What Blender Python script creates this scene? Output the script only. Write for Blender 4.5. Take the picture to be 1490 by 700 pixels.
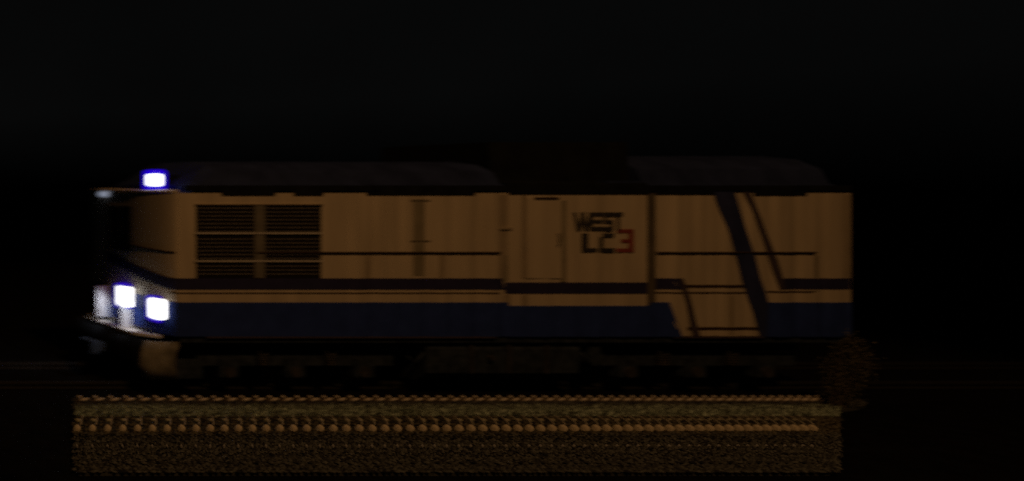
import bpy, bmesh, math, random
from mathutils import Vector
R = math.radians
random.seed(7)
for o in list(bpy.data.objects): bpy.data.objects.remove(o)
SC = bpy.context.scene
COL = SC.collection

# ---------------------------------------------------------------- camera
# side of the engine: plane y = 0, 80 photo pixels per metre; rail level z = 0
PX, PY, DIST, S = -450.0, 265.0, 13.0, 80.0
CX, CZ = PX / S, (575.0 - PY) / S
cam = bpy.data.cameras.new('camera'); camo = bpy.data.objects.new('camera', cam); COL.objects.link(camo)
camo.location = (CX, -DIST, CZ); camo.rotation_euler = (R(90), 0, 0)
cam.sensor_width = 36.0; cam.sensor_fit = 'HORIZONTAL'
cam.lens = 36.0 * DIST * S / 1490.0
cam.shift_x = (745 - PX) / 1490.0
cam.shift_y = -(350 - PY) / 1490.0
cam.clip_end = 2000
cam.dof.use_dof = True; cam.dof.focus_distance = 10.4; cam.dof.aperture_fstop = 0.16; cam.dof.aperture_ratio = 0.3
SC.camera = camo

# ---------------------------------------------------------------- night sky
w = bpy.data.worlds.new('World'); SC.world = w; w.use_nodes = True
nt = w.node_tree; bg = nt.nodes['Background']
tc = nt.nodes.new('ShaderNodeTexCoord'); nz = nt.nodes.new('ShaderNodeTexNoise'); nz.inputs['Scale'].default_value = 5
rp = nt.nodes.new('ShaderNodeValToRGB')
rp.color_ramp.elements[0].position = .3; rp.color_ramp.elements[0].color = (.0016, .0017, .0017, 1)
rp.color_ramp.elements[1].position = .7; rp.color_ramp.elements[1].color = (.0023, .0024, .0024, 1)
nt.links.new(tc.outputs['Generated'], nz.inputs['Vector']); nt.links.new(nz.outputs['Fac'], rp.inputs['Fac'])
sx = nt.nodes.new('ShaderNodeSeparateXYZ'); nt.links.new(tc.outputs['Generated'], sx.inputs[0])
el = nt.nodes.new('ShaderNodeMapRange'); el.inputs['From Min'].default_value = -.005; el.inputs['From Max'].default_value = .085
el.inputs['To Min'].default_value = .03; el.inputs['To Max'].default_value = 1.0
nt.links.new(sx.outputs['Z'], el.inputs['Value'])
mu = nt.nodes.new('ShaderNodeVectorMath'); mu.operation = 'SCALE'
nt.links.new(rp.outputs['Color'], mu.inputs[0]); nt.links.new(el.outputs['Result'], mu.inputs['Scale'])
nt.links.new(mu.outputs['Vector'], bg.inputs['Color']); bg.inputs['Strength'].default_value = 1.0

# ---------------------------------------------------------------- sodium yard lamp (on a mast beyond the camera)
LAMP = Vector((1.8, -18.0, 25.5)); AIM = Vector((8.8, -0.5, 1.2))
sp = bpy.data.lights.new('sodium_light', 'SPOT'); spo = bpy.data.objects.new('sodium_light', sp); COL.objects.link(spo)
spo.location = LAMP; spo.rotation_euler = (AIM - LAMP).to_track_quat('-Z', 'Y').to_euler()
sp.energy = 5350; sp.color = (1.0, .49, .165); sp.spot_size = R(46); sp.spot_blend = .4; sp.shadow_soft_size = .22

SC.view_settings.view_transform = 'Standard'; SC.view_settings.look = 'None'
SC.view_settings.exposure = 0; SC.view_settings.gamma = 1
SC.cycles.use_denoising = False
SC.cycles.max_bounces = 5; SC.cycles.sample_clamp_indirect = .6

# ---------------------------------------------------------------- helpers
def P(X, Y, y):
    k = (DIST + y) / (DIST * S)
    return Vector(((X - PX) * k + CX, y, CZ - (Y - PY) * k))
def side(X): return X / S
def hz(Y): return (575.0 - Y) / S

def mat(name, col, rough=.6, vary=.0, scale=6, bump=0, bscale=60, metal=0, stretch=None, island=False, spec=.4):
    m = bpy.data.materials.new(name); m.use_nodes = True
    n = m.node_tree.nodes; l = m.node_tree.links; b = n['Principled BSDF']
    b.inputs['Roughness'].default_value = rough; b.inputs['Metallic'].default_value = metal
    b.inputs['Specular IOR Level'].default_value = spec
    b.inputs['Base Color'].default_value = (*col, 1)
    t = n.new('ShaderNodeTexCoord'); mp = n.new('ShaderNodeMapping')
    l.new(t.outputs['Object'], mp.inputs['Vector'])
    if stretch: mp.inputs['Scale'].default_value = stretch
    if vary:
        mix = n.new('ShaderNodeMixRGB'); mix.blend_type = 'MIX'
        mix.inputs[1].default_value = (*[c * (1 - vary) for c in col], 1)
        mix.inputs[2].default_value = (*[min(1, c * (1 + vary)) for c in col], 1)
        if island:
            g = n.new('ShaderNodeNewGeometry'); l.new(g.outputs['Random Per Island'], mix.inputs[0])
        else:
            x = n.new('ShaderNodeTexNoise'); x.inputs['Scale'].default_value = scale; x.inputs['Detail'].default_value = 5
            l.new(mp.outputs['Vector'], x.inputs['Vector'])
            r = n.new('ShaderNodeMapRange'); r.inputs['From Min'].default_value = .3; r.inputs['From Max'].default_value = .7
            l.new(x.outputs['Fac'], r.inputs['Value']); l.new(r.outputs['Result'], mix.inputs[0])
        l.new(mix.outputs[0], b.inputs['Base Color'])
    if bump:
        x = n.new('ShaderNodeTexNoise'); x.inputs['Scale'].default_value = bscale; x.inputs['Detail'].default_value = 4
        l.new(t.outputs['Object'], x.inputs['Vector'])
        bp = n.new('ShaderNodeBump'); bp.inputs['Strength'].default_value = bump; bp.inputs['Distance'].default_value = .02
        l.new(x.outputs['Fac'], bp.inputs['Height']); l.new(bp.outputs['Normal'], b.inputs['Normal'])
    return m
def glow(name, col, strength):
    m = bpy.data.materials.new(name); m.use_nodes = True
    n = m.node_tree.nodes; b = n['Principled BSDF']
    b.inputs['Base Color'].default_value = (*[min(1, c) for c in col], 1); b.inputs['Roughness'].default_value = .2
    b.inputs['Emission Color'].default_value = (*col, 1); b.inputs['Emission Strength'].default_value = strength
    return m

CREAM = mat('cream_paint', (.60, .53, .42), .55, .13, 2.2, stretch=(1.6, 1, .22))
BLUE = mat('blue_paint', (.028, .055, .255), .5, .15, 3, spec=.2)
DIAG = mat('deep_blue_stripe_paint', (.034, .044, .13), .5, .15, 3, spec=.2)
BLACK = mat('dark_blue_band_paint', (.035, .035, .10), .5, .15, 3, spec=.2)
LINE = mat('dark_line_paint', (.05, .03, .02), .6, .1)
PURP = mat('dark_brown_paint', (.075, .06, .08), .6, .1)
ROOF = mat('sooty_roof_paint', (.022, .033, .095), .8, .3, 2.5, spec=.1)
SOOT_SHADE = mat('soot_and_shade_black', (.012, .014, .018), .9, .3, 3, spec=.05)
GAP = mat('grimy_gap', (.13, .115, .09), .8, .2, 4, spec=.1)
SEAM = mat('grimy_cream', (.40, .345, .265), .6, .12, 3)
SEAM2 = mat('dirt_streaked_cream', (.30, .27, .20), .6, .15, 3)
HOLE = mat('radiator_core', (.016, .014, .013), .9, .2, 8, spec=.1)
SLAT = mat('louvre_metal', (.10, .095, .09), .6, .2, 5)
RAILM = mat('grille_bar_metal', (.62, .60, .58), .5, .1, 5)
MULL = mat('grille_post_paint', (.19, .18, .16), .6, .15, 3)
UNDER = mat('grimy_underframe', (.030, .040, .058), .85, .5, 7, .3, 40, spec=.1)
WHEEL = mat('wheel_steel', (.045, .045, .05), .6, .4, 9, spec=.3)
RUST = mat('rusty_rail', (.02, .018, .016), .7, .3, 8)
PLOW = mat('brown_pilot_paint', (.22, .21, .18), .7, .35, 5)
SHELF = mat('worn_grey_step', (.80, .77, .72), .3, .2, 8)
PLATE = mat('bare_aluminium', (.62, .64, .68), .4, .08, 9)
GLASS = mat('dark_window_glass', (.012, .014, .016), .1, spec=.5)
REDP = mat('red_paint', (.28, .06, .05), .6, .3, 14)
LETT = mat('black_lettering', (.045, .045, .05), .6, .3, 10)
def lens_mat():
    m = glow('lit_headlight_lens', (1, 1, 1), 1.0); n = m.node_tree.nodes; l = m.node_tree.links
    g = n.new('ShaderNodeNewGeometry'); d = n.new('ShaderNodeVectorMath'); d.operation = 'DOT_PRODUCT'; d.inputs[1].default_value = (-.62, -.78, .05)
    r = n.new('ShaderNodeMapRange'); r.inputs['From Min'].default_value = .1; r.inputs['From Max'].default_value = .4
    r.inputs['To Min'].default_value = .1; r.inputs['To Max'].default_value = 2.4
    l.new(g.outputs['Normal'], d.inputs[0]); l.new(d.outputs['Value'], r.inputs['Value']); l.new(r.outputs['Result'], n['Principled BSDF'].inputs['Emission Strength'])
    return m
LENS = lens_mat()
HALO = glow('blue_halo_glow', (.012, 0, .55), 1.0)  # halo of the roof lamp, put in as a glowing blue colour
HALO2 = glow('violet_halo_glow', (.02, .004, .42), 1.0)  # violet fringe of the lower lamps, put in as a glow
MARK = glow('dim_marker_lens', (.20, .225, .29), 1.0)

def tag(o, label=None, cat=None, group=None, kind=None):
    if label: o['label'] = label
    if cat: o['category'] = cat
    if group: o['group'] = group
    if kind: o['kind'] = kind
    return o
def link(name, verts, faces, m, parent=None, smooth=False):
    me = bpy.data.meshes.new(name); me.from_pydata([tuple(v) for v in verts], [], faces); me.update()
    bm = bmesh.new(); bm.from_mesh(me); bmesh.ops.recalc_face_normals(bm, faces=bm.faces); bm.to_mesh(me); bm.free()
    if smooth:
        for p in me.polygons: p.use_smooth = True
    me.materials.append(m)
    o = bpy.data.objects.new(name, me); COL.objects.link(o)
    if parent is not None:
        o.parent = parent; o.matrix_parent_inverse = world_inv(parent)
    return o
def world_inv(p):
    from mathutils import Matrix
    t = Vector((0, 0, 0)); q = p
    if p.type == 'EMPTY': t = p.location
    elif p.parent is not None: return Matrix.Identity(4) if p.parent.type != 'EMPTY' else Matrix.Translation((0, 0, 0))
    return Matrix.Translation(-t)
def empty(name, loc):
    o = bpy.data.objects.new(name, None); COL.objects.link(o); o.location = loc; o.empty_display_size = .3
    return o
class MB:
    def __init__(s): s.v = []; s.f = []
    def add(s, v, f):
        k = len(s.v); s.v += [Vector(a) for a in v]; s.f += [[i + k for i in q] for q in f]; return s
    def box(s, a, b):
        (x0, y0, z0), (x1, y1, z1) = a, b
        return s.add([(x0, y0, z0), (x1, y0, z0), (x1, y1, z0), (x0, y1, z0), (x0, y0, z1), (x1, y0, z1), (x1, y1, z1), (x0, y1, z1)],
                     [(0, 3, 2, 1), (4, 5, 6, 7), (0, 1, 5, 4), (1, 2, 6, 5), (2, 3, 7, 6), (3, 0, 4, 7)])
    def tube(s, pts, r, n=8):
        pts = [Vector(p) for p in pts]; v = []; f = []
        for i, p in enumerate(pts):
            t = (pts[min(i + 1, len(pts) - 1)] - pts[max(i - 1, 0)]).normalized()
            a = t.cross(Vector((0, 0, 1)) if abs(t.z) < .9 else Vector((1, 0, 0))).normalized(); b = t.cross(a)
            rr = r[i] if isinstance(r, (list, tuple)) else r
            v += [p + (a * math.cos(2 * math.pi * k / n) + b * math.sin(2 * math.pi * k / n)) * rr for k in range(n)]
        for i in range(len(pts) - 1):
            f += [(i * n + k, i * n + (k + 1) % n, (i + 1) * n + (k + 1) % n, (i + 1) * n + k) for k in range(n)]
        f += [tuple(range(n - 1, -1, -1)), tuple(range((len(pts) - 1) * n, len(pts) * n))]
        return s.add(v, f)
    def disc(s, c, r, y0, y1, n=28):
        return s.tube([(c[0], y0, c[1]), (c[0], y1, c[1])], r, n)
    def build(s, name, m, parent=None, smooth=False): return link(name, s.v, s.f, m, parent, smooth)

# ---------------------------------------------------------------- the engine's plan: u >= 0 runs along the side, u < 0 round the nose
W = 2.7; XC = side(260); XE = side(1238); XF = 3.0
A = XC - XF; B = 1.0
curve = [(XC, 0.0)]
for i in range(1, 25):
    t = i / 24 * math.pi / 2
    curve.append((XC - A * math.sin(t) ** (2 / 1.8), B - B * math.cos(t) ** (2 / 1.8)))
for i in range(1, 9): curve.append((XF, B + (W - 2 * B) * i / 8))
for i in range(23, -1, -1):
    t = i / 24 * math.pi / 2
    curve.append((XC - A * math.sin(t) ** (2 / 1.8), W - (B - B * math.cos(t) ** (2 / 1.8))))
cum = [0.0]
for a, b in zip(curve, curve[1:]): cum.append(cum[-1] + math.hypot(b[0] - a[0], b[1] - a[1]))
def ripple(x):
    k = min(1, max(0, (x - side(475)) / .3)) * min(1, max(0, (XE - x) / .2))
    if side(742) < x < side(955): k *= .45
    return k * (.010 * math.sin(x * 13.1 + .6) + .007 * math.sin(x * 7.3 + 2) + .004 * math.sin(x * 27.0))
def plan(u, off=0.0):
    if u >= 0:
        x = XC + u
        return Vector((x, ripple(x) - off, 0))
    d = -u
    for i in range(len(cum) - 1):
        if cum[i + 1] >= d or i == len(cum) - 2:
            f = (d - cum[i]) / (cum[i + 1] - cum[i])
            a, b = Vector(curve[i]), Vector(curve[i + 1]); p = a.lerp(b, f); t = (b - a).normalized()
            n = Vector((-t.y, t.x))
            if n.dot(p - Vector((XC + .3, W / 2))) < 0: n = -n
            p = p + n * off
            return Vector((p.x, p.y, 0))
def U(X): return X / S - XC
def decal(name, rows, off, m, parent, nx=None, rise=None, back=.03):
    """a panel laid on the flank: rows of (photo Y, left u, right u); follows the flank's ripples and the nose"""
    if nx is None: nx = max(2, int((rows[0][2] - rows[0][1]) / .045))
    v = []; nr = len(rows)
    for o_ in (off, -back):
        for (Y, a, b) in rows:
            for i in range(nx + 1):
                u = a + (b - a) * i / nx
                p = plan(u, o_); p.z = hz(Y) + (rise(u) if rise else 0)
                v.append(p)
    f = []; N = nx + 1; K = N * nr
    for r in range(nr - 1):
        for i in range(nx):
            q = (r * N + i, r * N + i + 1, (r + 1) * N + i + 1, (r + 1) * N + i)
            f.append(q); f.append(tuple(K + j for j in reversed(q)))
    for i in range(nx):
        f.append((i + 1, i, K + i, K + i + 1)); a = (nr - 1) * N + i
        f.append((a, a + 1, K + a + 1, K + a))
    for r in range(nr - 1):
        a, b = r * N, (r + 1) * N
        f.append((a, b, K + b, K + a)); a += nx; b += nx
        f.append((b, a, K + a, K + b))
    return link(name, v, f, m, parent)
def rect(name, X0, X1, Y0, Y1, off, m, parent, **k):
    return decal(name, [(Y0, U(X0), U(X1)), (Y1, U(X0), U(X1))], off, m, parent, **k)

loco = tag(empty('locomotive', (XC, 1.35, 0)), 'cream and blue diesel locomotive with three lit headlights standing at night on the track', 'locomotive')
# body shell ------------------------------------------------------
us = [-cum[-1] * (1 - i / 160) for i in range(160)] + [i * .045 for i in range(int((XE - XC) / .045) + 1)] + [XE - XC]
ring = [plan(u) for u in us] + [Vector((XE, W, 0))]
zs = [hz(489), hz(440), hz(300), hz(281)]
v = [Vector((p.x, p.y, z)) for z in zs for p in ring]; n = len(ring); f = []
for r in range(len(zs) - 1):
    f += [(r * n + i, r * n + (i + 1) % n, (r + 1) * n + (i + 1) % n, (r + 1) * n + i) for i in range(n)]
f += [tuple(range(n - 1, -1, -1)), tuple(range((len(zs) - 1) * n, len(zs) * n))]
body = link('body', v, f, CREAM, loco)
# roof ------------------------------------------------------------
def roof(name, x0, x1, prof, m, nose=False):
    v = []; n = len(prof)
    xs = [x0 + (x1 - x0) * i / 10 for i in range(11)]
    for x in xs:
        for (y, z) in prof:
            k = 1.0
            if nose: k = min(1, .25 + (x - x0) / .5)
            v.append((x, y, hz(281) + (z - hz(281)) * (k if nose else 1)))
    f = [(i * n + j, i * n + (j + 1) % n, (i + 1) * n + (j + 1) % n, (i + 1) * n + j) for i in range(10) for j in range(n)]
    f += [tuple(range(n - 1, -1, -1)), tuple(range(10 * n, 11 * n))]
    return link(name, v, f, m, loco)
z0 = hz(279.5)
def prof(top, inset=.02):
    q = [(inset, z0), (inset + .03, z0 + .13), (inset + .10, z0 + .15), (.22, z0 + (top - z0) * .62), (.5, z0 + (top - z0) * .88), (.95, top)]
    return q + [(W - y, z) for y, z in reversed(q)]
roof('roof', XC + .26, side(738), prof(4.27), ROOF, True)
roof('roof', side(948), side(1222), prof(4.38), ROOF)
roof('exhaust_hatch', side(739), side(946), [(.03, z0), (.04, z0 + .16), (.3, z0 + .2), (.32, 4.62), (W - .32, 4.62), (W - .3, z0 + .2), (W - .04, z0 + .16), (W - .03, z0)], SOOT_SHADE)
hatch = MB().box((side(890), .06, hz(270)), (side(938), .20, hz(263))).build('roof_vent', ROOF, loco)
MB().box((side(270), -.012, hz(277.5)), (XE - .01, .04, hz(270))).build('roof_gutter', SOOT_SHADE, loco)
for a, b, y in ((322, 400, 284.5), (427, 470, 284.5), (533, 692, 284), (740, 944, 282.8), (952, 1040, 283.2), (1096, 1172, 284.6)):
    rect('drip_rail', a, b, 277, y, .014, SOOT_SHADE, loco)
# nose brow under the roof lamp
vb = []; fb = []
for i in range(31):
    u = -cum[-1] * i / 30
    for off, z in ((.012, hz(280.5)), (.012, hz(277.8)), (-.25, hz(276)), (-.25, hz(280.5))):
        p = plan(u, off); vb.append(Vector((p.x, p.y, z)))
for i in range(30):
    fb += [(i * 4 + k, i * 4 + (k + 1) % 4, i * 4 + 4 + (k + 1) % 4, i * 4 + 4 + k) for k in range(4)]
fb += [(3, 2, 1, 0), (120, 121, 122, 123)]
link('nose_brow', vb, fb, CREAM, loco)
# nose cap closing the roof in front
MB().box((3.5, .5, z0), (3.8, W - .5, z0 + .12)).build('lamp_shelf', ROOF, loco)

# paint bands ------------------------------------------------------
def rise(u): return .20 * max(0, min(1.6, -u - .15)) if u < 0 else 0
NB = -1.9
decal('waist_band', [(405, NB, U(731)), (421.5, NB, U(735))], .006, BLACK, loco, rise=rise)
rect('waist_band', 735, 943, 411, 427.5, .006, BLACK, loco)
decal('waist_band', [(405, U(953), U(988)), (421, U(953), U(996))], .006, BLACK, loco)
decal('waist_band', [(405, U(1133), U(1237)), (421, U(1136), U(1237))], .006, BLACK, loco)
rect('pinstripe', 250, 727, 425.6, 427.6, .005, LINE, loco)
rect('pinstripe', 953, 1098, 425, 427, .008, LINE, loco)
decal('pinstripe', [(423.5, U(1116), U(1192)), (426, U(1116), U(1180))], .005, LINE, loco)
rect('pinstripe', 990, 1086, 414.5, 418.5, .008, LINE, loco)
rect('pinstripe', 1000, 1102, 476, 480, .008, LINE, loco)
decal('blue_skirt', [(440, -2.6, U(740)), (489.6, -2.6, U(740))], .007, BLUE, loco, rise=lambda u: .03 * max(0, -u) if u < -.4 else 0)
decal('blue_skirt', [(445, U(740), U(944)), (490, U(740), U(944))], .009, BLUE, loco)
decal('blue_skirt', [(440, U(944), U(974)), (458, U(944), U(979)), (490, U(944), U(991))], .012, BLUE, loco)
decal('blue_skirt', [(440, U(1112), U(1238)), (465, U(1107), U(1238)), (490, U(1108), U(1238))], .012, BLUE, loco)
decal('diagonal_stripe', [(279, U(1038), U(1066)), (300, U(1045), U(1073)), (340, U(1059), U(1087)), (375, U(1070), U(1097)), (405, U(1079), U(1105)), (425, U(1086), U(1112)), (440, U(1090), U(1117)), (458, U(1096), U(1116)), (490, U(1105), U(1114))], .019, DIAG, loco, nx=14)
decal('thin_diagonal_stripe', [(279, U(1082), U(1091)), (310, U(1095), U(1104)), (345, U(1108), U(1118)), (380, U(1120), U(1130)), (405, U(1127), U(1137)), (421, U(1132), U(1140))], .009, PURP, loco, nx=8)
decal('thin_diagonal_stripe', [(405, U(986), U(993)), (421, U(991), U(999)), (440, U(997), U(1006)), (465, U(1003), U(1012)), (489, U(1008), U(1018))], .010, PURP, loco, nx=8)
# panel joint and door ---------------------------------------------
rect('panel_joint', 941, 953, 281, 444, .010, GAP, loco)
door = MB().box((side(766), -.012, hz(405)), (side(816), .03, hz(288))).build('door', CREAM, loco)
rect('door_edge', 759, 766, 284, 405, .006, SEAM, door)
rect('door_edge', 815.5, 823, 292, 410, .016, SEAM2, door)
MB().box((side(776), -.03, hz(289.6)), (side(811), .02, hz(287))).build('door_drip', LINE, door)
MB().tube([(side(810), -.05, hz(340)), (side(810), -.05, hz(356))], .009).tube([(side(810), -.05, hz(340)), (side(810), 0, hz(340))], .009).tube([(side(810), -.05, hz(356)), (side(810), 0, hz(356))], .009).build('handle', SEAM2, door)
vp = rect('vent_panel', 601, 619, 290, 401, .006, SEAM2, loco)
for y in (291, 350): rect('panel_seam', 597, 626, y, y + 2, .008, GAP, vp)
for X0, X1, Y0, Y1 in ((531, 540, 371, 404), (638, 646, 371, 404), (729, 740, 372, 410), (727, 740, 283, 405), (1184, 1190, 372, 404), (733, 743, 429, 444), (759, 768, 429, 444), (1060, 1066, 430, 486), (1229, 1238, 283, 404)):
    rect('panel_seam', X0, X1, Y0, Y1, .003, SEAM if Y0 != 372 else SEAM2, loco)
MB().box((side(726), -.02, hz(334)), (side(744), .02, hz(331))).build('panel_latch', SEAM, loco)
# grab rails ---------------------------------------------------------
def grab(pts, posts):
    a, b = pts[0][0], pts[1][0]; nn = int((b - a) / .1)
    m = MB().tube([plan(a + (b - a) * i / nn - XC, .02) + Vector((0, 0, zr)) for i in range(nn + 1)], .016)
    o = m.build('grab_rail', LINE, loco, True)
    for p in posts:
        MB().tube([p, (p[0], .03, p[2])], .012, 6).build('bracket', LINE, o)
zr = hz(367.5)
grab([(side(372), -.022, zr), (side(726), -.022, zr), ], [(side(x), -.022, zr) for x in (375, 470, 560, 650, 722)])
grab([(side(955), -.022, zr), (side(1184), -.022, zr), ], [(side(x), -.022, zr) for x in (960, 1040, 1120, 1180)])
decal('nose_handrail', [(366.2, -1.15, U(256)), (368.8, -1.15, U(256))], .010, LINE, loco, rise=lambda u: .06 * max(0, -u - .2))
# radiator grille -----------------------------------------------------
g = MB().box((side(285), -.006, hz(404.5)), (side(467), .03, hz(298))).build('radiator_grille', HOLE, loco)
MB().box((side(283), -.030, hz(298)), (side(469), .02, hz(296.6))).build('frame', SEAM, g)
MB().box((side(369.5), -.02, hz(404.3)), (side(384), .02, hz(298.2))).build('post', MULL, g)
first = None
Y = 302.6; k = 0
while Y < 403:
    if not (336.5 < Y < 342 or 377 < Y < 383):
        for (a, b) in ((287, 369), (384.5, 465)):
            x0, x1, z = side(a), side(b), hz(Y)
            vv = [(x0, -.016, z - .012), (x1, -.016, z - .012), (x1, .0, z + .012), (x0, .0, z + .012), (x0, -.012, z - .017), (x1, -.012, z - .017), (x1, .012, z + .008), (x0, .012, z + .008)]
            link('slat', vv, [(0, 1, 2, 3), (7, 6, 5, 4), (0, 4, 5, 1), (3, 2, 6, 7), (1, 5, 6, 2), (0, 3, 7, 4)], SLAT, g)
    Y += 5.62
for y in (339.3, 379.8): MB().box((side(283), -.032, hz(y + 1.1)), (side(467.5), .0, hz(y - 1.1))).build('grille_bar', RAILM, g)

# lettering -----------------------------------------------------------
def glyph(strokes, m, off=.0135):
    mb = MB()
    for s in strokes:
        if len(s) == 4:
            a, b, c, d = s; mb.box((side(a), -off, hz(d)), (side(b), .01, hz(c)))
        else:                                   # slanted: x-left top, x-left bottom, width, y0, y1
            a, b, wd, c, d = s; q = []
            for yy in (-off, .01): q += [(side(b), yy, hz(d)), (side(b + wd), yy, hz(d)), (side(a + wd), yy, hz(c)), (side(a), yy, hz(c))]
            mb.add(q, [(0, 1, 2, 3), (7, 6, 5, 4), (0, 4, 5, 1), (1, 5, 6, 2), (2, 6, 7, 3), (3, 7, 4, 0)])
        off += .0012
    return mb.build('letter', m, loco)
glyph([(833, 838.5, 4.2, 309, 336), (846, 840.5, 4.2, 309, 336), (845, 849.5, 4.2, 309, 336), (857, 851, 3.6, 309, 336)], LETT)
glyph([(858, 861.5, 309, 336), (861.5, 877, 309, 315), (861.5, 876, 320, 325), (861.5, 877, 330, 336)], LETT)
glyph([(879, 891, 309, 315), (879, 881.5, 315, 320), (879, 891, 320, 324.5), (888.5, 891, 324.5, 330), (879, 891, 330, 336)], LETT)
glyph([(892.5, 905, 309, 315), (897.6, 900.6, 315, 336)], LETT)
glyph([(846, 855, 339.5, 361), (846, 868, 361, 367)], LETT)
glyph([(871, 877, 345, 361), (877, 892.5, 339.5, 345), (871, 893, 361, 367)], LETT)
glyph([(898, 921, 333.5, 339), (914, 921, 339, 361.5), (903, 914, 348, 353), (897, 921, 361.5, 367)], REDP)['label'] = 'red numeral beside the black letters'

# nose front ------------------------------------------------------------
for y0, y1 in ((.98, 1.32), (1.38, 1.72)):
    ws = MB().box((XF - .022, y0, 2.55), (XF + .05, y1, 3.4)).build('windscreen', GLASS, loco)
    MB().box((XF - .026, y0, 2.51), (XF + .04, y1, 2.547)).build('windscreen_seal', SOOT_SHADE, ws)
    MB().tube([(XF - .03, (y0 + y1) / 2, 2.53), (XF - .03, (y0 + y1) / 2 + .1, 3.1)], .008, 6).build('wiper', SOOT_SHADE, ws)
def rbox(c, d, bev, seg=3):
    bm = bmesh.new(); bmesh.ops.create_cube(bm, size=1)
    bmesh.ops.scale(bm, vec=d, verts=bm.verts)
    bmesh.ops.bevel(bm, geom=bm.edges[:] , offset=bev, segments=seg, profile=.6, affect='EDGES')
    v = [vv.co + Vector(c) for vv in bm.verts]; f = [[q.index for q in fc.verts] for fc in bm.faces]
    bm.free(); return v, f
def headlight(X, Y, y, wpx, hpx, halo, rpx, bev, beam=0):
    c = P(X, Y, y); k = (DIST + y) / (DIST * S)
    dx = .5 * wpx * k
    dy = (wpx * k - dx) * (DIST + y) / (c.x - CX)
    dz = hpx * k
    tw = (Vector((CX, -DIST, CZ)) - c).normalized()
    cc = c + tw * .16
    hw = c + tw * .0
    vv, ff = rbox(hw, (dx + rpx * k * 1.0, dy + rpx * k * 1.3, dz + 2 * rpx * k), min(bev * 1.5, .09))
    h = link('headlight_halo', vv, ff, halo, loco, True)  # glowing shell that stands in for the halo around the lens
    vv, ff = rbox(cc, (dx, dy, dz), bev)
    link('lens', vv, ff, LENS, h, True)
    b = c + Vector((.16, .05, 0))
    MB().box((b.x - .05, b.y - dy * .5, b.z - dz * .42), (b.x + .25, b.y + dy * .5, b.z + dz * .42)).build('mount', SOOT_SHADE, h)
    if beam:
        L = bpy.data.lights.new('headlight_beam', 'SPOT'); L.energy = beam; L.color = (.93, .94, 1); L.spot_size = R(100); L.spot_blend = .8; L.shadow_soft_size = .05
        lo = bpy.data.objects.new('headlight_beam', L); COL.objects.link(lo); lo.parent = h
        lo.location = cc + Vector((-dx * .5 - .06, dy * .5 + .06, -dz * .1))
        lo.rotation_euler = Vector((-.25, .8, -.5)).to_track_quat('-Z', 'Y').to_euler()
    return c
headlight(225, 262, .75, 28, 18, HALO, 6.2, .062)
headlight(229.5, 449, .40, 31, 30, HALO2, 4.4, .07, 9.0)
headlight(182, 431, 1.15, 26, 29, HALO2, 4.0, .05, 14.0)
c = P(155, 282.5, 1.9)
vv, ff = rbox(c, (.20, .28, .11), .05)
mk = link('marker_light', vv, ff, MARK, loco, True)
MB().box((c.x + .06, c.y - .1, c.z - .04), (c.x + .3, c.y + .1, c.z + .04)).build('mount', SOOT_SHADE, mk)
# lit step plates
def plate(X0, X1, Y0, Y1, y):
    a, b = P(X0, Y1, y), P(X1, Y0, y)
    return MB().box((a.x, y, a.z), (b.x, y + .03, b.z)).build('step_plate', PLATE, loco)
plate(142, 163, 416, 461, 1.72)
plate(176, 198, 440, 484, .98)
# anticlimber shelf round the nose
vb = []; fb = []
N = 40
for i in range(N + 1):
    u = U(236) - (cum[-1] + U(236) - .3) * i / N
    wd = .28 * min(1, .15 + i / 7, .15 + (N - i) / 7)
    for off, z in ((wd, 1.035), (wd, .985), (-.05, .985), (-.05, 1.035)):
        p = plan(u, off); vb.append(Vector((p.x, p.y, z)))
for i in range(N):
    fb += [(i * 4 + k, i * 4 + (k + 1) % 4, i * 4 + 4 + (k + 1) % 4, i * 4 + 4 + k) for k in range(4)]
fb += [(3, 2, 1, 0), (4 * N, 4 * N + 1, 4 * N + 2, 4 * N + 3)]
link('anticlimber', vb, fb, SHELF, loco)
# pilot (plough) under it
pl = [(3.24, .07), (2.95, .07), (2.74, .09), (2.66, .20), (2.62, .5), (2.6, 1.35), (2.62, 2.2), (2.66, 2.5), (2.74, 2.61), (3.24, 2.63)]
zz = [(.26, .06), (.5, .0), (.75, .02), (.95, .10)]
v = []; f = []
for inn in (0, .04):
    for z, sx in zz:
        for x, y in pl:
            v.append((x + sx + (inn if x < 2.7 else 0), y + (inn if y < 1.3 else -inn) * (1 if abs(y - 1.35) > .9 else 0), z))
n = len(pl); K = n * len(zz)
for r in range(len(zz) - 1):
    for i in range(n - 1):
        q = (r * n + i, r * n + i + 1, (r + 1) * n + i + 1, (r + 1) * n + i); f.append(q); f.append(tuple(K + j for j in reversed(q)))
for i in range(n - 1):
    f.append((i, K + i, K + i + 1, i + 1)); a = (len(zz) - 1) * n + i; f.append((a, a + 1, K + a + 1, K + a))
for r in range(len(zz) - 1):
    for e in (0, n - 1): f.append((r * n + e, (r + 1) * n + e, K + (r + 1) * n + e, K + r * n + e))
pi_ = link('pilot', v, f, PLOW, loco, True); pi_.data.materials.append(SOOT_SHADE)
for q in pi_.data.polygons:
    if q.center.y > .3: q.material_index = 1  # front faces coloured near-black to stand for their shade
MB().box((2.42, 1.2, .52), (2.75, 1.5, .68)).box((2.3, 1.14, .48), (2.44, 1.56, .72)).build('coupler', UNDER, loco)
# rear gangway
MB().box((XE + .002, .45, hz(489)), (XE + .13, W - .45, hz(296))).box((XE + .13, .5, hz(486)), (XE + .25, W - .5, hz(300))).build('end_gangway', GAP, loco)

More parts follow.
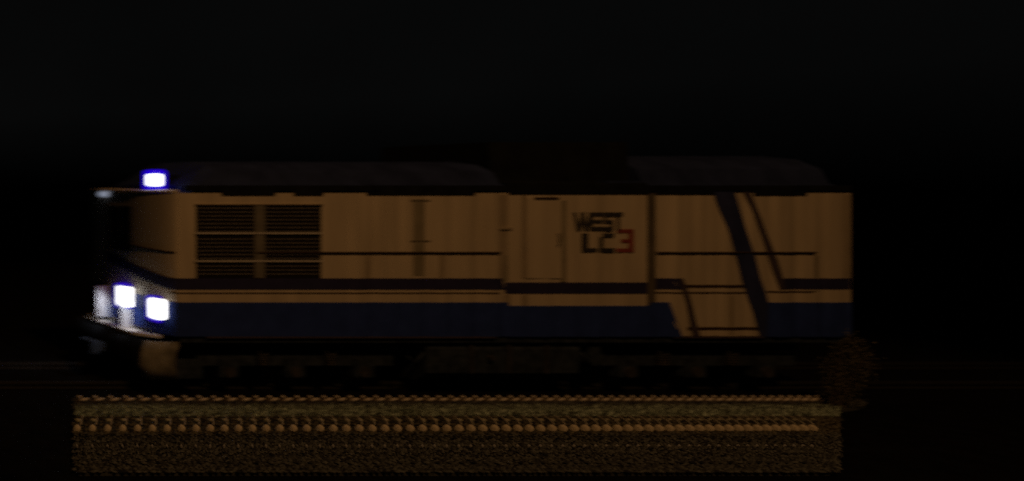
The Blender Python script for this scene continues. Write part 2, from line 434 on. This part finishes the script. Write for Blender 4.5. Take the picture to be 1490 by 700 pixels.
# underframe ------------------------------------------------------------
MB().box((XC + .05, .03, hz(499)), (XE - .05, W - .03, hz(490.6))).build('sill_beam', UNDER, loco)
MB().box((side(300), -.018, hz(491.8)), (side(722), .02, hz(489.9))).build('sill_edge', PURP, loco)
MB().box((side(980), -.018, hz(491.8)), (side(1110), .02, hz(489.9))).build('sill_edge', PURP, loco)
MB().box((XC + .2, .5, hz(520)), (XE - .2, W - .5, hz(499))).build('underframe', UNDER, loco)
tk = MB()
prf = [(.12, hz(500)), (.08, hz(510)), (.10, hz(545)), (.3, hz(560)), (W - .3, hz(560)), (W - .1, hz(545)), (W - .08, hz(510)), (W - .12, hz(500))]
n = len(prf); v = [(x, y, z) for x in (side(628), side(852)) for y, z in prf]
f = [(j, (j + 1) % n, n + (j + 1) % n, n + j) for j in range(n)] + [tuple(range(n - 1, -1, -1)), tuple(range(n, 2 * n))]
tank = link('fuel_tank', v, f, UNDER, loco)
for x in (690, 745, 800): MB().box((side(x), .06, hz(545)), (side(x + 4), .14, hz(503))).build('tank_strap', WHEEL, tank)
MB().disc((side(720), hz(522)), .05, .03, .12, 14).build('fuel_cap', WHEEL, tank)
def bogie(Xa, wheels):
    x0, x1 = side(Xa[0]), side(Xa[1])
    for y in (W - .36, .24):
        bo = MB().box((x0, y, hz(537)), (x1, y + .12, hz(520)))
        for xw in wheels:
            bo.box((side(xw) - .17, y - .05, hz(553)), (side(xw) + .17, y + .1, hz(526)))
        b = bo.build('bogie_frame', UNDER, loco)
    for xw in wheels:
        for y0, y1 in ((.55, .67), (W - .67, W - .55)):
            MB().disc((side(xw), .40), .42, y0, y1).disc((side(xw), .40), .37, y0 - .012, y0).build('wheel', WHEEL, b)
        MB().disc((side(xw), .37), .10, .16, .2, 16).build('axle_cap', WHEEL, b)
    for a, c_ in zip(wheels, wheels[1:]):
        xm = side((a + c_) / 2); hel = []
        for i in range(40): hel.append((xm + .08 * math.cos(i * .9), .2 + .08 * math.sin(i * .9), hz(536) + i * .0065))
        MB().tube(hel, .016, 5).build('spring', WHEEL, b, True)
bogie((300, 590), (345, 443, 545)); bogie((890, 1185), (935, 1035, 1138))
for X0, X1, Y0, Y1 in ((262, 300, 528, 553), (868, 884, 505, 530)):
    MB().box((side(X0), .1, hz(Y1)), (side(X1), .4, hz(Y0))).build('equipment_box', UNDER, loco)
MB().tube([(side(600), .1, hz(520)), (side(610), .08, hz(530)), (side(625), .1, hz(515))], .02).build('brake_pipe', UNDER, loco, True)
MB().tube([(side(855), .1, hz(515)), (side(870), .07, hz(534)), (side(888), .1, hz(518))], .02).build('brake_pipe', UNDER, loco, True)

# ================================================================ ground
DARK = mat('black_cinder_ground', (.005, .005, .005), .95, .4, 3, .4, 30, spec=.05)
bpy.ops.mesh.primitive_plane_add(size=900, location=(8, 100, -.07)); gr = bpy.context.object
gr.name = 'ground'; gr.data.materials.append(DARK); tag(gr, kind='structure')
BED = mat('dark_ballast', (.004, .004, .004), .95, .5, 14, .8, 45, spec=.1)
v = [(-30, 3.5, -.155), (-30, 2.9, -.06), (-30, -.1, -.06), (-30, -.5, -.155)]
v += [(60, y, z) for _, y, z in v]
tb = link('trackbed', v, [(0, 1, 5, 4), (1, 2, 6, 5), (2, 3, 7, 6)], BED); tag(tb, kind='structure')
for y in (.61, 2.05):
    t = MB(); t.box((-30, y - .035, .03), (60, y + .035, .075)); t.box((-30, y - .009, -.03), (60, y + .009, .03)); t.box((-30, y - .07, -.045), (60, y + .07, -.03))
    tag(t.build('rail', RUST), 'rusty steel rail under the locomotive, %s' % ('on the side of the stone rows' if y < 1 else 'on the far side from the stone rows'), 'rail')
# gravel verge: one sheet with an uneven edge, beside the track
VERGE = mat('brown_gravel', (.05, .055, .05), .95, .55, 22, .9, 50, spec=.1)
def vx(y):
    d = DIST + y
    return (108 - PX) * d / (DIST * S) + CX, (1222 - PX) * d / (DIST * S) + CX
NX, NY = 90, 26; v = []; f = []
YN, YF = -3.52, -.12
for j in range(NY + 1):
    y = YN + (YF - YN) * j / NY
    if j == 0: y = YN + (YF - YN) / NY - .02
    a, b = vx(y)
    if y > -.9: b += .55 * min(1, (y + .9) / .6)
    a += random.uniform(-.04, .04); b += random.uniform(-.12, .12)
    for i in range(NX + 1):
        e = 1 if 0 < i < NX and 0 < j < NY else 0
        v.append((a + (b - a) * i / NX, y, (-.03 + random.uniform(-.012, .012)) if e else -.078))
for j in range(NY):
    for i in range(NX): f.append((j * (NX + 1) + i, j * (NX + 1) + i + 1, (j + 1) * (NX + 1) + i + 1, (j + 1) * (NX + 1) + i))
tag(link('gravel_verge', v, f, VERGE), kind='structure')

def stone_mesh(name, d, m, seed, sub=1, jit=.18, flat=False):
    rnd = random.Random(seed)
    bm = bmesh.new(); bmesh.ops.create_icosphere(bm, subdivisions=sub, radius=.5)
    for q in bm.verts:
        q.co *= 1 + rnd.uniform(-jit, jit); q.co = Vector((q.co.x * d[0], q.co.y * d[1], q.co.z * d[2]))
    me = bpy.data.meshes.new(name); bm.to_mesh(me); bm.free(); me.materials.append(m)
    return me
STONE = mat('tan_stone', (.64, .58, .45), .8, .2, 30, .5, 60)
STONE2 = mat('small_tan_stone', (.44, .43, .32), .8, .3, 30, .5, 60)
GLINT = mat('pale_flint_glint', (.72, .66, .58), .6, .25, 30, .4, 50)  # pale tone stands for the highlight on each flint
DSH = mat('shaded_brown_flint', (.11, .085, .06), .6, .35, 30, .4, 50)  # dark tone stands for the shaded part below the highlight
PALE = mat('pale_grey_chip', (.30, .31, .33), .7, .3, 30)
TWIG = mat('dry_twig', (.40, .38, .33), .8, .3, 30)
Xs = []; X = 118.0
while X < 1200:
    Xs.append(X); X += 22.3 - 9.5 * (X - 118) / 1080
# row 1: dark stones, their slanting highlight built as a pale lump on top
v, f = [], []
m1 = MB()
rnd = random.Random(3)
def lump(mb, c, d, seed, tilt=0, yaw=0):
    rn = random.Random(seed); bm = bmesh.new(); bmesh.ops.create_icosphere(bm, subdivisions=2, radius=.5)
    from mathutils import Matrix
    M = Matrix.Rotation(tilt, 3, 'Y') @ Matrix.Rotation(yaw, 3, 'X')
    for q in bm.verts:
        q.co *= 1 + rn.uniform(-.10, .10)
    vv = [M @ Vector((q.co.x * d[0], q.co.y * d[1], q.co.z * d[2])) + Vector(c) for q in bm.verts]
    mb.add(vv, [[q.index for q in fc.verts] for fc in bm.faces]); bm.free()
base = MB(); lump(base, (-.02, 0, .03), (.16, .16, .12), 1); lump(base, (-.075, -.02, .0), (.06, .1, .12), 11)
glint = MB(); lump(glint, (.02, -.07, .065), (.18, .08, .055), 2, R(-14), R(-35)); lump(glint, (-.045, -.03, .10), (.075, .06, .06), 4, R(25))
proto_b = base.build('back_row_stone', DSH); proto_f = glint.build('glint', GLINT, proto_b, True)
SECT = [(0, 198, 'left of the brown pilot'), (198, 262, 'below the brown pilot'), (262, 377, 'below the left half of the radiator grille'), (377, 470, 'below the right half of the radiator grille'),
        (470, 610, 'between radiator grille and vent panel'), (610, 735, 'between vent panel and the door section'), (735, 826, 'below the door section'), (826, 946, 'below the lettering'),
        (946, 1040, 'between panel joint and blue diagonal'), (1040, 1120, 'below the blue diagonal stripe'), (1120, 9999, 'right of the blue diagonal stripe')]
ORD = 'first second third fourth fifth sixth seventh eighth ninth tenth eleventh twelfth thirteenth'.split()
def where(i):
    for a, b, t in SECT:
        if a <= Xs[i] < b:
            k = sum(1 for q in Xs[:i] if q >= a)
            return ORD[k] + ' ' + t
def place(proto, i, X, Y, z, sx, label, cat, group, jit=0):
    if i == 0: o = proto
    else:
        o = proto.copy(); COL.objects.link(o)
        for ch in proto.children:
            c = ch.copy(); COL.objects.link(c); c.parent = o
    # where the ground point at height z shows at photo row Y
    d = (CZ - z) * DIST * S / (Y - PY)
    y = d - DIST
    o.location = ((X - PX) * d / (DIST * S) + CX, y, z - .01)
    o.scale = (sx, 1, 1)
    tag(o, label, cat, group)
    return o
pitch = lambda X: (22.3 - 9.5 * (X - 118) / 1080) / 22.3
for i, X in enumerate(Xs):
    place(proto_b, i, X, 584.5, -.03, .92 * pitch(X), 'brown flint of the back row, ' + where(i), 'stone', 'stones in the row nearest the locomotive')
ps = bpy.data.objects.new('small_stone', stone_mesh('small_stone', (.10, .10, .085), STONE2, 5)); COL.objects.link(ps)
pr = bpy.data.objects.new('round_stone', stone_mesh('round_stone', (.125, .13, .155), STONE, 8, 2, .075)); COL.objects.link(pr)
pc = bpy.data.objects.new('stone_chip', stone_mesh('stone_chip', (.05, .035, .08), PALE, 9)); COL.objects.link(pc)
for q_ in pr.data.vertices: q_.co.x += q_.co.z * .35
for q in (pr, ps):
    for p in q.data.polygons: p.use_smooth = True
tw = MB().tube([(-.07, .02, .02), (-.02, .08, .055), (.03, .16, .075), (.07, .24, .10)], [.011, .010, .009, .007], 6).build('twig', TWIG)
for i, X in enumerate(Xs):
    k = pitch(X)
    place(ps, i, X - 4.5, 611, -.02, .9 * k, 'small tan stone along the grass edge, ' + where(i), 'stone', 'small stones along the grass strip')
    place(pr, i, X - 6.5, 624, .02, .80 * k, 'round bright tan stone, ' + where(i), 'stone', 'round stones in the brightest row')
    place(pc, i, X - 6 + 0 * k, 649, .005, .55 + .45 * k, 'pale chip in the dark front gravel, ' + where(i), 'stone chip', 'pale chips in the dark gravel')
    place(tw, i, X + 6.5 * k, 620, .012, k, 'thin dry leaning twig, ' + where(i), 'twig', 'dry twigs between the stone rows')

# gravel, fine chips (nobody could count them)
def scatter(name, m, n, y0, y1, size, zb, seed, flatz=.7):
    rn = random.Random(seed); mb_v = []; mb_f = []
    ico = bmesh.new(); bmesh.ops.create_icosphere(ico, subdivisions=1, radius=.5)
    # a cheap eight-sided chip
    base = [(1, 0, 0), (-1, 0, 0), (0, 1, 0), (0, -1, 0), (0, 0, 1), (0, 0, -1)]
    fc = [(0, 2, 4), (2, 1, 4), (1, 3, 4), (3, 0, 4), (2, 0, 5), (1, 2, 5), (3, 1, 5), (0, 3, 5)]
    ico.free()
    for _ in range(n):
        y = rn.uniform(y0, y1); a, b = vx(y); x = rn.uniform(a + .03, b - .03 + (.5 if y > -.6 else 0))
        s = size * rn.uniform(.5, 1.3); an = rn.uniform(0, 6.28); k = len(mb_v)
        for p in base:
            px_, py_, pz_ = (c * s * rn.uniform(.3, .62) for c in p)
            mb_v.append((x + px_ * math.cos(an) - py_ * math.sin(an) + rn.uniform(-.1, .1) * s, y + px_ * math.sin(an) + py_ * math.cos(an), zb + pz_ * flatz + s * .15))
        mb_f += [tuple(k + i for i in t) for t in fc]
    me = bpy.data.meshes.new(name); me.from_pydata(mb_v, [], mb_f); me.materials.append(m)
    o = bpy.data.objects.new(name, me); COL.objects.link(o); tag(o, kind='stuff'); return o
GRAV = mat('gravel_stone', (.075, .08, .08), .9, .85, island=True, spec=.1)
GRAVB = mat('gravel_stone_warm', (.085, .08, .06), .9, .8, island=True, spec=.1)
BASE8 = [(1, 0, 0), (-1, 0, 0), (0, 1, 0), (0, -1, 0), (0, 0, 1), (0, 0, -1)]
FC8 = [(0, 2, 4), (2, 1, 4), (1, 3, 4), (3, 0, 4), (2, 0, 5), (1, 2, 5), (3, 1, 5), (0, 3, 5)]
def row_x(X, y):
    d = DIST + y
    return (X - PX) * d / (DIST * S) + CX
def gravel(name, m, n, y0, y1, size, zb, seed, loose=.0, X_end=1196):
    """chips lie in the same arrangement beside every stone of the rows, closer together towards the right end"""
    rn = random.Random(seed); patch = []
    for _ in range(n):
        sz = size * rn.uniform(.5, 1.35)
        patch.append((rn.random(), rn.uniform(y0, y1), sz, rn.uniform(0, 6.28), [c * sz * rn.uniform(.3, .62) for _ in range(6) for c in (1,)], rn.uniform(0, .4) ** 1))
    v = []; f = []
    for i, X in enumerate(Xs):
        k = pitch(X)
        for (u, y, sz, an, rad, _) in patch:
            if rn.random() < .06: continue
            x = row_x(X - 12, y) + u * .30 * k * (DIST + y) / 12.0 * .93 + rn.uniform(-loose, loose); q = len(v)
            for p, r in zip(BASE8, rad):
                px_, py_, pz_ = p[0] * r, p[1] * r, p[2] * r
                v.append((x + (px_ * math.cos(an) - py_ * math.sin(an)) * (.4 + .6 * k), y + px_ * math.sin(an) + py_ * math.cos(an), zb + pz_ * .8 + sz * .15))
            f += [tuple(q + i_ for i_ in t) for t in FC8]
    rq = random.Random(seed + 1)
    for _ in range(int(n * 4)):                       # loose chips beyond the last stone of the rows
        y = rq.uniform(y0, y1); x = row_x(rq.uniform(1190, 1222), y) + (rq.uniform(0, .5) if y > -.6 else 0); q = len(v); sz = size * rq.uniform(.5, 1.3)
        for p in BASE8:
            v.append((x + p[0] * sz * rq.uniform(.3, .6), y + p[1] * sz * rq.uniform(.3, .6), zb + p[2] * sz * rq.uniform(.2, .5) + sz * .15))
        f += [tuple(q + i_ for i_ in t) for t in FC8]
    me = bpy.data.meshes.new(name); me.from_pydata(v, [], f); me.materials.append(m)
    o = bpy.data.objects.new(name, me); COL.objects.link(o); tag(o, kind='stuff'); return o
gravel('gravel', GRAV, 215, -3.42, -1.9, .055, -.02, 21, .006)
gravel('gravel', GRAVB, 75, -2.0, -1.15, .055, -.02, 22, .006)
gravel('gravel', GRAV, 45, -.75, -.12, .06, -.03, 23, .006)
# moss strip
MOSS = mat('olive_dry_grass', (.44, .54, .46), .9, .6, island=True, spec=.05)
rn = random.Random(31); mv = []; mf = []
for _ in range(16000):
    y = rn.uniform(-1.12, -.52); a, b = vx(y); x = rn.uniform(a + .02, b - .02)
    if rn.random() < .75 * (abs(y + .85) / .35) ** 2: continue
    if y < -.86 and y > -1.06:
        Xp = (x - CX) * DIST * S / (DIST + y) + PX
        near = min(Xs, key=lambda q: abs(q + 6 - Xp))
        if abs(near + 6 - Xp) < 4.2 * pitch(near) and rn.random() < .85: continue
    h = rn.uniform(.02, .06); an = rn.uniform(0, 6.28); wd = rn.uniform(.008, .02)
    dx, dy = math.cos(an) * wd, math.sin(an) * wd; k = len(mv)
    mv += [(x - dx, y - dy, -.03), (x + dx, y + dy, -.03), (x + rn.uniform(-.03, .03), y + rn.uniform(-.03, .02), -.03 + h)]
    mf.append((k, k + 1, k + 2))
me = bpy.data.meshes.new('dry_grass'); me.from_pydata(mv, [], mf); me.materials.append(MOSS)
o = bpy.data.objects.new('dry_grass', me); COL.objects.link(o); tag(o, kind='stuff')

# dry shrub at the right end
LEAF = mat('dry_brown_leaf', (.10, .095, .07), .9, .25, island=True, spec=.05)
BARK = mat('dry_stem', (.08, .06, .04), .9, .3, 20)
sh = tag(empty('shrub', (14.4, -.55, -.12)), 'dry brown shrub beside the rear end of the locomotive', 'shrub')
rn = random.Random(41); st = MB(); lv = []; lf = []
for b_ in range(34):
    an = rn.uniform(0, 6.28); rr = rn.uniform(.05, .5); h = rn.uniform(.7, 1.35) * (1 - .35 * rr)
    top = Vector((14.62 + math.cos(an) * rr * .28, -.55 + math.sin(an) * rr * .6, h - .1)); bt = Vector((14.3 + math.cos(an) * .06, -.55 + math.sin(an) * .06, -.14))
    mid = bt.lerp(top, .55) + Vector((0, 0, .12))
    st.tube([bt, mid, top], [.012, .008, .003], 5)
    for _ in range(170):
        t = rn.uniform(.15, 1); p = (bt.lerp(mid, t * 2) if t < .5 else mid.lerp(top, t * 2 - 1)) + Vector((rn.gauss(0, .05), rn.gauss(0, .05), rn.gauss(0, .05)))
        a = Vector((rn.gauss(0, 1), rn.gauss(0, 1), rn.gauss(0, 1))).normalized(); c = a.cross(Vector((rn.gauss(0, 1), rn.gauss(0, 1), rn.gauss(0, 1)))).normalized()
        L = rn.uniform(.012, .028); k = len(lv)
        lv += [p - a * L, p + c * L * .45, p + a * L, p - c * L * .45]; lf.append((k, k + 1, k + 2, k + 3))
st.build('stem', BARK, sh)
me = bpy.data.meshes.new('foliage'); me.from_pydata([tuple(q) for q in lv], [], lf); me.materials.append(LEAF)
o = bpy.data.objects.new('foliage', me); COL.objects.link(o); o.parent = sh; o.location = -sh.location

# mast that carries the sodium lamp
ms = tag(empty('lamp_mast', (1.8, -18.7, -.16)), 'tall grey lamp mast with a sodium floodlight facing the track', 'lamp mast')
MB().tube([(1.8, -18.7, -.16), (1.8, -18.7, 25.9)], [.16, .08], 12).build('pole', UNDER, ms)
MB().box((1.55, -18.6, 25.74), (2.05, -17.7, 25.94)).build('floodlight', UNDER, ms)
